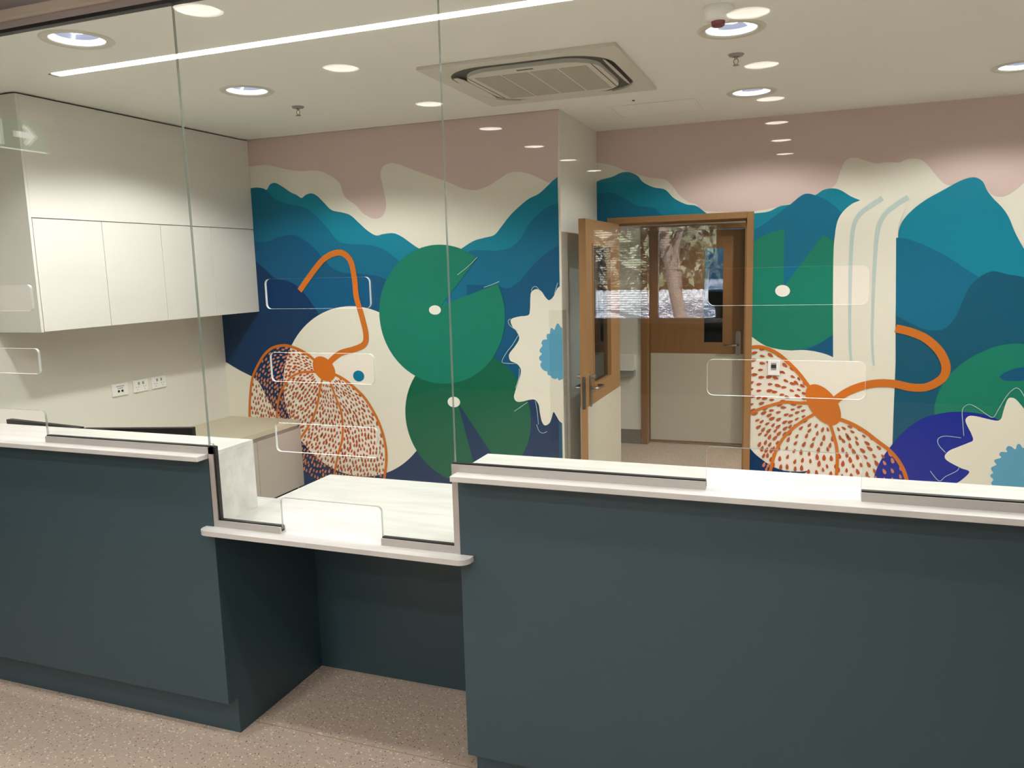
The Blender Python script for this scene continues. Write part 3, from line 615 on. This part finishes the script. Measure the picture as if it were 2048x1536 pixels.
for s in (-1, 1): box('hinge_line', AX+s*.31-.002, AX+s*.31+.002, AY-.26, AY+.25, ZC-.0252, ZC-.024, 'ac_dark', ac)
ap = thing('access_panel', (-.83, 5.08, ZC-.003), 'faint flush access panel in the ceiling before the rear mural', 'access panel')
MB().prism([[(-1.18, 4.83), (-.66, 4.83), (-.66, 5.22), (-1.18, 5.22)], [(-1.165, 4.845), (-1.165, 5.205), (-.675, 5.205), (-.675, 4.845)]], ZC-.004, ZC-.0002).out('panel_frame', 'ceiling_paint', ap)
box('panel_leaf', -1.163, -.677, 4.847, 5.203, ZC-.003, ZC-.0002, 'ceiling_paint', ap)
def sprinkler(x, y, label):
    t = thing('sprinkler', (x, y, ZC-.05), label, 'sprinkler', 'ceiling sprinklers')
    MB().lathe([(.012, -.012), (.03, -.008), (.036, 0)], (x, y, ZC), 24).out('rosette', 'grey_plastic', t, smooth=True)
    MB().tube([(x, y, ZC-.008), (x, y, ZC-.022)], .007, 10).out('body', 'steel', t)
    for s in (-1, 1): MB().tube([(x+s*.007, y, ZC-.02), (x+s*.011, y, ZC-.032), (x+s*.003, y, ZC-.046)], .0022, 8).out('yoke_arm', 'steel', t)
    MB().lathe([(0, -.046), (.014, -.047), (.014, -.049), (0, -.050)], (x, y, ZC), 20).out('deflector', 'steel', t)
sprinkler(-2.77, 3.97, 'small pendent sprinkler on the ceiling above the cupboards')
sprinkler(-.352, 3.93, 'small pendent sprinkler on the ceiling between two right downlights')
sx, sy = -.353, 3.20
sm = thing('smoke_detector', (sx, sy, ZC-.075), 'white round smoke detector with dark red lens at the top', 'smoke detector')
MB().lathe([(.056, 0), (.056, -.012), (.05, -.018)], (sx, sy, ZC), 32).out('base', 'white_plastic', sm, smooth=True)
MB().lathe([(.05, -.016), (.05, -.034), (.042, -.046), (.026, -.05)], (sx, sy, ZC), 32).out('head', 'white_plastic', sm, smooth=True)
MB().lathe([(.026, -.048), (.024, -.064), (.018, -.068), (0, -.068)], (sx, sy, ZC), 24).out('lens', 'red_lens', sm)
tag(MB().lathe([(.008, 0), (.008, -.004), (0, -.004)], (-.994, 4.718, ZC), 16).out('ceiling_sensor', 'socket_dark'), 'tiny dark ceiling sensor between the air conditioner and the rear mural', 'sensor')
# exit sign hanging in the waiting room, seen mirrored
ex = thing('exit_sign', (-4.0, 1.2, 2.395), 'green exit sign with running figure and arrow, mirrored at the left edge', 'exit sign')
EX, E0, E1, EZ0, EZ1 = -4.0, .965, 1.42, 2.397, 2.552
box('sign_panel', EX-.006, EX, E0, E1, EZ0, EZ1, 'exit_green', ex)
box('bottom_edge', EX-.008, EX+.002, E0-.005, E1, EZ0-.006, EZ0, 'exit_white', ex)
box('header', EX-.03, EX+.02, E0-.05, E1+.05, EZ1, EZ1+.05, 'white_plastic', ex)
for y in (E0+.05, E1-.05): MB().tube([(EX-.005, y, EZ1+.05), (EX-.005, y, ZW)], .006, 8).out('rod', 'steel', ex)
ay = 1.02; az = 2.474
MB().prism([[(ay-.0, az), (ay+.06, az+.055), (ay+.075, az+.04), (ay+.05, az+.016), (ay+.13, az+.016), (ay+.13, az-.016), (ay+.05, az-.016), (ay+.075, az-.04), (ay+.06, az-.055)]], EX, EX+.002, 'x').out('arrow', 'exit_white', ex)
box('pictogram_field', EX, EX+.002, 1.225, 1.40, EZ0+.012, EZ1-.012, 'exit_white', ex)
m_ = MB()
m_.prism([circ(1.30, 2.522, .013, 16)], EX+.002, EX+.003, 'x')
for pts in ([(1.31, 2.505), (1.325, 2.465)], [(1.325, 2.465), (1.295, 2.44), (1.30, 2.415)], [(1.325, 2.465), (1.35, 2.44), (1.38, 2.43)], [(1.31, 2.50), (1.285, 2.485), (1.27, 2.495)], [(1.312, 2.5), (1.34, 2.49), (1.35, 2.47)]):
    for (a, b), (c, d) in zip(pts[:-1], pts[1:]):
        L = math.hypot(c-a, d-b); nx, nz_ = -(d-b)/L*.007, (c-a)/L*.007
        m_.prism([[(a+nx, b+nz_), (a-nx, b-nz_), (c-nx, d-nz_), (c+nx, d+nz_)]], EX+.002, EX+.003, 'x')
m_.out('running_figure', 'exit_green', ex)

# ------------------------------------------------------------------ murals (outlines in wall millimetres: along X, height Z)
def cat_rom(P, closed=False, n=6):
    out = []; N = len(P); rng = range(N) if closed else range(N-1)
    G = (lambda i: P[i % N]) if closed else (lambda i: P[max(0, min(N-1, i))])
    for i in rng:
        a, b, c, d = G(i-1), G(i), G(i+1), G(i+2)
        for k in range(n):
            t = k/n
            out.append(tuple(.5*(2*b[j]+(c[j]-a[j])*t+(2*a[j]-5*b[j]+4*c[j]-d[j])*t*t+(3*b[j]-a[j]-3*c[j]+d[j])*t**3) for j in (0, 1)))
    if not closed: out.append(tuple(map(float, P[-1])))
    return out
def clip(P, box4):
    x0, x1, z0, z1 = box4
    for ax, lim, sgn in ((0, x0, 1), (0, x1, -1), (1, z0, 1), (1, z1, -1)):
        Q = []
        for i in range(len(P)):
            a, b = P[i-1], P[i]; da, db = sgn*(a[ax]-lim), sgn*(b[ax]-lim)
            if (da >= 0) != (db >= 0):
                t = da/(da-db); Q.append((a[0]+(b[0]-a[0])*t, a[1]+(b[1]-a[1])*t))
            if db >= 0: Q.append(b)
        P = Q
        if not P: return []
    return P
def clean(P):
    Q = [P[0]]
    for p in P[1:]:
        if abs(p[0]-Q[-1][0])+abs(p[1]-Q[-1][1]) > .3: Q.append(p)
    if abs(Q[0][0]-Q[-1][0])+abs(Q[0][1]-Q[-1][1]) < .3: Q.pop()
    return Q
def inside(p, P):
    c = False
    for i in range(len(P)):
        a, b = P[i-1], P[i]
        if (a[1] > p[1]) != (b[1] > p[1]) and p[0] < (b[0]-a[0])*(p[1]-a[1])/(b[1]-a[1])+a[0]: c = not c
    return c
class Mural:
    def __init__(s, t, y, regions): s.t = t; s.y = y; s.reg = regions; s.k = 0
    def add(s, name, paint, polys, step=True, regs=None, stuff=False):
        if step: s.k += 1
        y = s.y - .0004*s.k; mb = MB()
        for P in polys:
            for R in (regs or s.reg):
                Q = clip(P, R)
                if len(Q) < 3: continue
                Q = clean(Q)
                if len(Q) < 3: continue
                tri = tessellate_polygon([[Vector((p[0], p[1], 0)) for p in Q]])
                F = []
                for a, b, c in tri:
                    ar = (Q[b][0]-Q[a][0])*(Q[c][1]-Q[a][1])-(Q[c][0]-Q[a][0])*(Q[b][1]-Q[a][1])
                    F.append((a, b, c) if ar > 0 else (a, c, b))
                mb.add([(p[0]/1000, y, p[1]/1000) for p in Q], F)
        if not mb.v: return None
        o = mb.out(name, 'paint_'+paint if paint != 'chalk' else 'chalk', s.t)
        if stuff: o['kind'] = 'stuff'
        return o
def stroke(P, w0, w1=None, n=6):
    P = cat_rom(P, n=n); w1 = w0 if w1 is None else w1; A = []; B = []
    for i, p in enumerate(P):
        a, b = P[max(0, i-1)], P[min(len(P)-1, i+1)]; L = math.hypot(b[0]-a[0], b[1]-a[1]) or 1; w = (w0+(w1-w0)*i/(len(P)-1))/2
        A.append((p[0]-(b[1]-a[1])/L*w, p[1]+(b[0]-a[0])/L*w)); B.append((p[0]+(b[1]-a[1])/L*w, p[1]-(b[0]-a[0])/L*w))
    return [[A[i], A[i+1], B[i+1], B[i]] for i in range(len(A)-1)]
def down(P, z=-5): return P + [(P[-1][0], z), (P[0][0], z)]
def ell(pts):
    c, a, b = pts; ra = math.hypot(a[0]-c[0], a[1]-c[1]); rb = math.hypot(b[0]-c[0], b[1]-c[1])
    return circ(c[0], c[1], ra, 32, rb, math.atan2(a[1]-c[1], a[0]-c[0]))
def resample(P, n):
    P = cat_rom(P, n=8); D = [0]
    for a, b in zip(P[:-1], P[1:]): D.append(D[-1]+math.hypot(b[0]-a[0], b[1]-a[1]))
    out = []; j = 0
    for i in range(n):
        t = D[-1]*i/(n-1)
        while j < len(D)-2 and D[j+1] < t: j += 1
        u = (t-D[j])/max(1e-6, D[j+1]-D[j]); out.append((P[j][0]+(P[j+1][0]-P[j][0])*u, P[j][1]+(P[j+1][1]-P[j][1])*u))
    return out
def specks(ribs, gap_s, gap_t, size, skip):
    """seed marks flowing from the hub outwards between neighbouring ribs"""
    out = []
    for A, B in zip(ribs[:-1], ribs[1:]):
        n = 60; a, b = resample(A, n), resample(B, n)
        tt = 0.0; row = 0; LA = sum(math.hypot(a[i+1][0]-a[i][0], a[i+1][1]-a[i][1]) for i in range(n-1)); LB = sum(math.hypot(b[i+1][0]-b[i][0], b[i+1][1]-b[i][1]) for i in range(n-1))
        L = (LA+LB)/2; tt = skip/L
        while tt < .995:
            i = tt*(n-1); k = min(n-2, int(i)); u = i-k
            P = lambda q: (q[k][0]+(q[k+1][0]-q[k][0])*u, q[k][1]+(q[k+1][1]-q[k][1])*u)
            pa, pb = P(a), P(b); wd = math.hypot(pb[0]-pa[0], pb[1]-pa[1]); grow = .62+.5*min(1, wd/260)
            m = max(1, int(round(wd/(gap_s*(.55+.5*min(1, wd/260))))))
            for j in range(m):
                s = (j+.5+(.25 if row % 2 else -.25))/m + random.uniform(-.06, .06)/m
                if s*wd < 10 or (1-s)*wd < 10: continue
                x = pa[0]+(pb[0]-pa[0])*s; z = pa[1]+(pb[1]-pa[1])*s
                da = (a[k+1][0]-a[k][0], a[k+1][1]-a[k][1]); db = (b[k+1][0]-b[k][0], b[k+1][1]-b[k][1])
                an = math.atan2(da[1]*(1-s)+db[1]*s, da[0]*(1-s)+db[0]*s) + random.uniform(-.25, .25)
                q = random.uniform(-.3, .3)*gap_t*grow; x += q*math.cos(an)+random.uniform(-2, 2); z += q*math.sin(an)+random.uniform(-2, 2); g_ = grow*random.uniform(.8, 1.15)
                l, w = size*g_, size*.5*g_; ca, sa = math.cos(an), math.sin(an)
                sh = [(-l, 0), (-.45*l, .7*w), (.2*l, w), (.8*l, .75*w), (l, 0), (.8*l, -.75*w), (.2*l, -w), (-.45*l, -.7*w)]
                out.append([(x+p*ca-q*sa, z+p*sa+q*ca) for p, q in sh])
            tt += gap_t*grow/L; row += 1
    return out
M = MURAL
# left mural wall
t1 = thing('wall_mural', (-2.7, Y1, 0), 'left mural with lily pads, white sun and flower between cupboards and return wall', 'mural')
A = Mural(t1, Y1-.0005, [(XL*1000, XRET*1000, 0, ZC*1000-4)])
TOP = ZC*1000
pk = cat_rom(M['pink1']); A.add('pink_sky', 'pink', [[(-4100, 2454)] + pk + [(-1458, TOP), (-4100, TOP)]])
A.add('far_mountain', 'teal_light', [down(cat_rom(M['light1']))])
A.add('mountain', 'teal_mid', [down([(-4100, 2250)] + cat_rom(M['midL']))]); A.add('mountain', 'teal_mid', [down(cat_rom(M['midR']))], False)
A.add('near_mountain', 'teal_dark', [down([(-4100, 1900)] + cat_rom(M['darkL']))]); A.add('near_mountain', 'teal_dark', [down(cat_rom(M['darkR']))], False)
A.add('lake', 'navy', [down([(-4100, 1860)] + cat_rom(M['navy1']))])
hill1 = [(-4110, 1057)] + cat_rom(M['hill1'][1:]) + [(-3525, 420), (-3515, -5), (-4110, -5)]
A.add('cream_hill', 'cream', [hill1])
sun1 = circ(*M['sun1'], 96); A.add('sun_disc', 'cream', [sun1])
def pad(c, nt_):
    P = circ(*c, 120); a0, a1 = [math.atan2(nt_[i][1]-c[1], nt_[i][0]-c[0]) % (2*PI) for i in (0, 2)]
    lo, hi = min(a0, a1), max(a0, a1)
    if hi-lo > PI: lo, hi = hi, lo+2*PI
    n = 110; sw = 2*PI-(hi-lo)
    return [tuple(nt_[1])] + [(c[0]+c[2]*math.cos(hi+sw*i/n), c[1]+c[2]*math.sin(hi+sw*i/n)) for i in range(n+1)]
A.add('lily_pad', 'green_dark', [pad(M['pad2'], M['pad2n'])])
A.add('lily_pad', 'green', [pad(M['pad1'], M['pad1n'])])
d = M['dots1']; A.add('pad_eye', 'dot_white', [ell(d[0:3])]); A.add('pad_eye', 'dot_white', [ell(d[3:6])], False); A.add('blue_dot', 'teal_dot', [ell(d[6:9])], False)
A.add('flower', 'cream', [cat_rom(M['daisy1'])]); A.add('flower_centre', 'sky_blue', [cat_rom(M['disc1'])])
sp = specks(M['pod1'], 25, 34, 14, 80)
isc = lambda P: (lambda p: inside(p, sun1) or inside(p, hill1))((sum(q[0] for q in P)/8, sum(q[1] for q in P)/8))
A.add('seed_marks', 'rust', [P for P in sp if isc(P)], stuff=True); A.add('seed_marks', 'peach', [P for P in sp if not isc(P)], False, stuff=True)
for i, rb in enumerate(M['pod1']): A.add('pod_rib', 'orange', stroke(rb, 20 if i in (0, 4) else 16), i == 0)
A.add('pod_stem', 'orange', stroke(M['stem1'], 42)); A.add('pod_hub', 'orange', [ell(M['hub1'])])
for c in M['chalk1']: A.add('chalk_line', 'chalk', stroke(c, 4), c is M['chalk1'][0])
# right mural wall, around the doorway
t2 = thing('wall_mural', (.7, Y2, 0), 'right mural with waterfall, mountains and seed pod around the wooden door', 'mural')
DL, DR, DT = -1380, -373, 2028
B = Mural(t2, Y2-.0005, [(XRET*1000, DL, 0, TOP-3), (DL, DR, DT, TOP-3), (DR, XR*1000, 0, TOP-3)]); RT = [(DR, XR*1000, 0, TOP-3)]; LT = B.reg[:2]
B.add('pink_sky', 'pink', [cat_rom(M['pink2']) + [(2900, 2300), (2900, TOP), (-1470, TOP)]])
B.add('far_mountain', 'teal_light', [down(cat_rom(M['lightA']))], regs=LT); B.add('mountain', 'teal_mid', [down(cat_rom(M['midA']))], regs=LT)
B.add('far_mountain', 'teal_light', [down(cat_rom(M['lightB']), 1500)], regs=RT)
B.add('mountain', 'teal_mid', [down(cat_rom(M['midB']), 1000)], regs=RT)
B.add('lily_pad', 'green', [pad(M['padB'], M['padBn'])], regs=RT); B.add('pad_eye', 'dot_white', [ell(M['dotsB'])], regs=RT)
B.add('lake', 'teal_dark', [M['darkB']], regs=RT)
B.add('cream_hill', 'cream', [down(cat_rom(M['hillB']))], regs=RT)
B.add('waterfall', 'cream', [cat_rom(M['fallL']) + [(148, -5), (530, -5), (525, 1029), (511, 1396), (507, 1729), (507, 1900), (560, 2060), (700, 2200)]], regs=RT)
B.add('big_mountain', 'teal_light', [cat_rom(M['mountC']) + [(2900, 1400), (2900, -5), (535, -5)]], regs=RT)
B.add('mountain', 'teal_mid', [down(cat_rom(M['midC']) + [(2900, 1100)])[:-1] + [(535, -5), (525, 1029), (511, 1396)]], regs=RT)
B.add('near_mountain', 'slate', [down(cat_rom(M['darkC']) + [(2900, 1300)])[:-1] + [(535, -5), (525, 1029)]], regs=RT)
for k in ('streak1', 'streak2'): B.add('water_streak', 'streak', stroke(M[k], 34, 12), k == 'streak1', RT)
B.add('lily_pad', 'green', [cat_rom(M['padC']) + [(1560, -5), (830, -5)]], regs=RT)
B.add('pad_slit', 'teal_dark', [cat_rom(M['slitC'], True)], regs=RT)
blue = down(cat_rom(M['blueC']) + [(1700, 300)]); B.add('blue_petal', 'royal', [blue], regs=RT)
B.add('flower', 'cream', [cat_rom(M['daisy2'])], regs=RT); B.add('flower_centre', 'sky_blue', [cat_rom(M['disc2'])], regs=RT)
navy = cat_rom(M['navyB']) + [(-30, 230), (-200, 150), (-373, 60), (-400, 60)]
B.add('lake', 'navy', [navy], regs=RT)
sp = specks(M['pod2'], 47, 50, 18, 95)
isd = lambda P: (lambda p: inside(p, navy) or inside(p, blue))((sum(q[0] for q in P)/8, sum(q[1] for q in P)/8))
B.add('seed_marks', 'rust', [P for P in sp if not isd(P)], True, RT, True); B.add('seed_marks', 'peach', [P for P in sp if isd(P)], False, RT, True)
for i, rb in enumerate(M['pod2']): B.add('pod_rib', 'orange', stroke(rb, 24 if i in (0, 4) else 20), i == 0, RT)
B.add('pod_stem', 'orange', stroke(M['stem2'], 52), True, RT); B.add('pod_hub', 'orange', [ell(M['hub2'])], True, RT)
for c in M['chalk2']: B.add('chalk_line', 'chalk', stroke(c, 4), c is M['chalk2'][0], RT)

# ------------------------------------------------------------------ outdoors beyond the window (seen mirrored in the glass)
def vy(y): return 2*GLASS_Y - y
lawn = tag(box('lawn', -30, 22, -46, -6.4, -1.3, -1.2, 'lawn'), 'dry lawn outside the mirrored window', 'lawn'); lawn['kind'] = 'stuff'
gt = thing('gum_tree', (-2.05, vy(14), -1.2), 'forked pale-barked gum tree outside the mirrored window', 'tree')
MB().tube([(-2.0, vy(14), -1.2), (-2.05, vy(14), 0), (-2.12, vy(14), .7), (-2.21, vy(14), 1.14), (-2.317, vy(14), 1.75), (-2.474, vy(14), 2.18), (-2.6, vy(14), 2.6), (-2.8, vy(14), 3.4)], [.19, .13, .11, .115, .12, .13, .12, .08], 14).out('trunk', 'trunk', gt, smooth=True)
MB().tube([(-2.16, vy(14), 1.2), (-2.18, vy(14), 1.55), (-2.23, vy(14), 1.92), (-2.13, vy(14), 2.25), (-2.08, vy(14), 2.5), (-1.9, vy(14), 3.4)], [.06, .062, .055, .05, .048, .03], 12).out('branch', 'trunk', gt, smooth=True)
def leaves(name, m, par, n, c, ext, size):
    m_ = MB()
    for _ in range(n):
        p = Vector((c[0]+random.gauss(0, ext[0]), c[1]+random.gauss(0, ext[1]), max(-1.1, c[2]+random.gauss(0, ext[2]))))
        d = Vector((random.gauss(0, 1), random.gauss(0, 1), random.gauss(-.6, .8))).normalized(); u = d.cross(Vector((random.gauss(0, 1), random.gauss(0, 1), .3))).normalized(); s = size*random.uniform(.6, 1.3)
        m_.add([p, p+d*s*.5+u*s*.18, p+d*s, p+d*s*.5-u*s*.18], [(0, 1, 2, 3)])
    o = m_.out(name, m, par); o['kind'] = 'stuff'; return o
leaves('foliage', 'leaf', gt, 900, (-1.2, vy(14.3), 3.0), (1.0, .5, .45), .22)
def bush(name, lab, c, ext, n, m, size):
    t = thing(name, (c[0], c[1], -1.2), lab, 'tree', 'trees outside the mirrored window')
    MB().tube([(c[0], c[1], -1.2), (c[0]+.2, c[1], c[2]-.5), (c[0], c[1], c[2]+ext[2])], [.2, .14, .05], 10).out('trunk', 'trunk', t, smooth=True)
    leaves('foliage', m, t, n, c, ext, size)
bush('background_tree', 'olive tree behind the roof, left in the mirrored window', (-6.5, vy(23), 2.0), (1.6, .8, 1.3), 3400, 'leaf_far', .55)
bush('background_tree', 'olive tree behind the roof, centre of the mirrored window', (-3.6, vy(24), 1.8), (1.4, .8, 1.2), 3400, 'leaf_far', .55)
bush('background_tree', 'olive tree behind the roof, right in the mirrored window', (-1.4, vy(23), 2.2), (1.5, .8, 1.3), 3400, 'leaf', .55)
bush('shrub', 'small green shrub at the right foot of the mirrored window', (-1.05, vy(12), .5), (.16, .2, .25), 260, 'leaf', .14)
hs = thing('neighbouring_building', (-3, vy(16), -1.2), 'low building with pale corrugated roof outside the mirrored window', 'building')
box('wall', -8, 3, vy(18.1), vy(12.9), -1.2, .1, 'red_brick', hs)
m_ = MB(); nx = 160
for j, (yy, z) in enumerate(((12.6, .28), (18.0, 1.10))):
    for i in range(nx+1): m_.v.append((-8.2+11.4*i/nx, vy(yy), z+(.014 if i % 2 else -.014)))
for i in range(nx): m_.f.append((i, i+1, nx+2+i, nx+1+i))
m_.out('roof', 'roof_sheet', hs)
box('gable_back', -8.2, 3.2, vy(18.2), vy(18.0), -1.2, 1.08, 'red_brick', hs)
for k in ('lens_office', 'lens_dim', 'exit_green', 'exit_white'): MATS[k].cycles.emission_sampling = 'NONE'
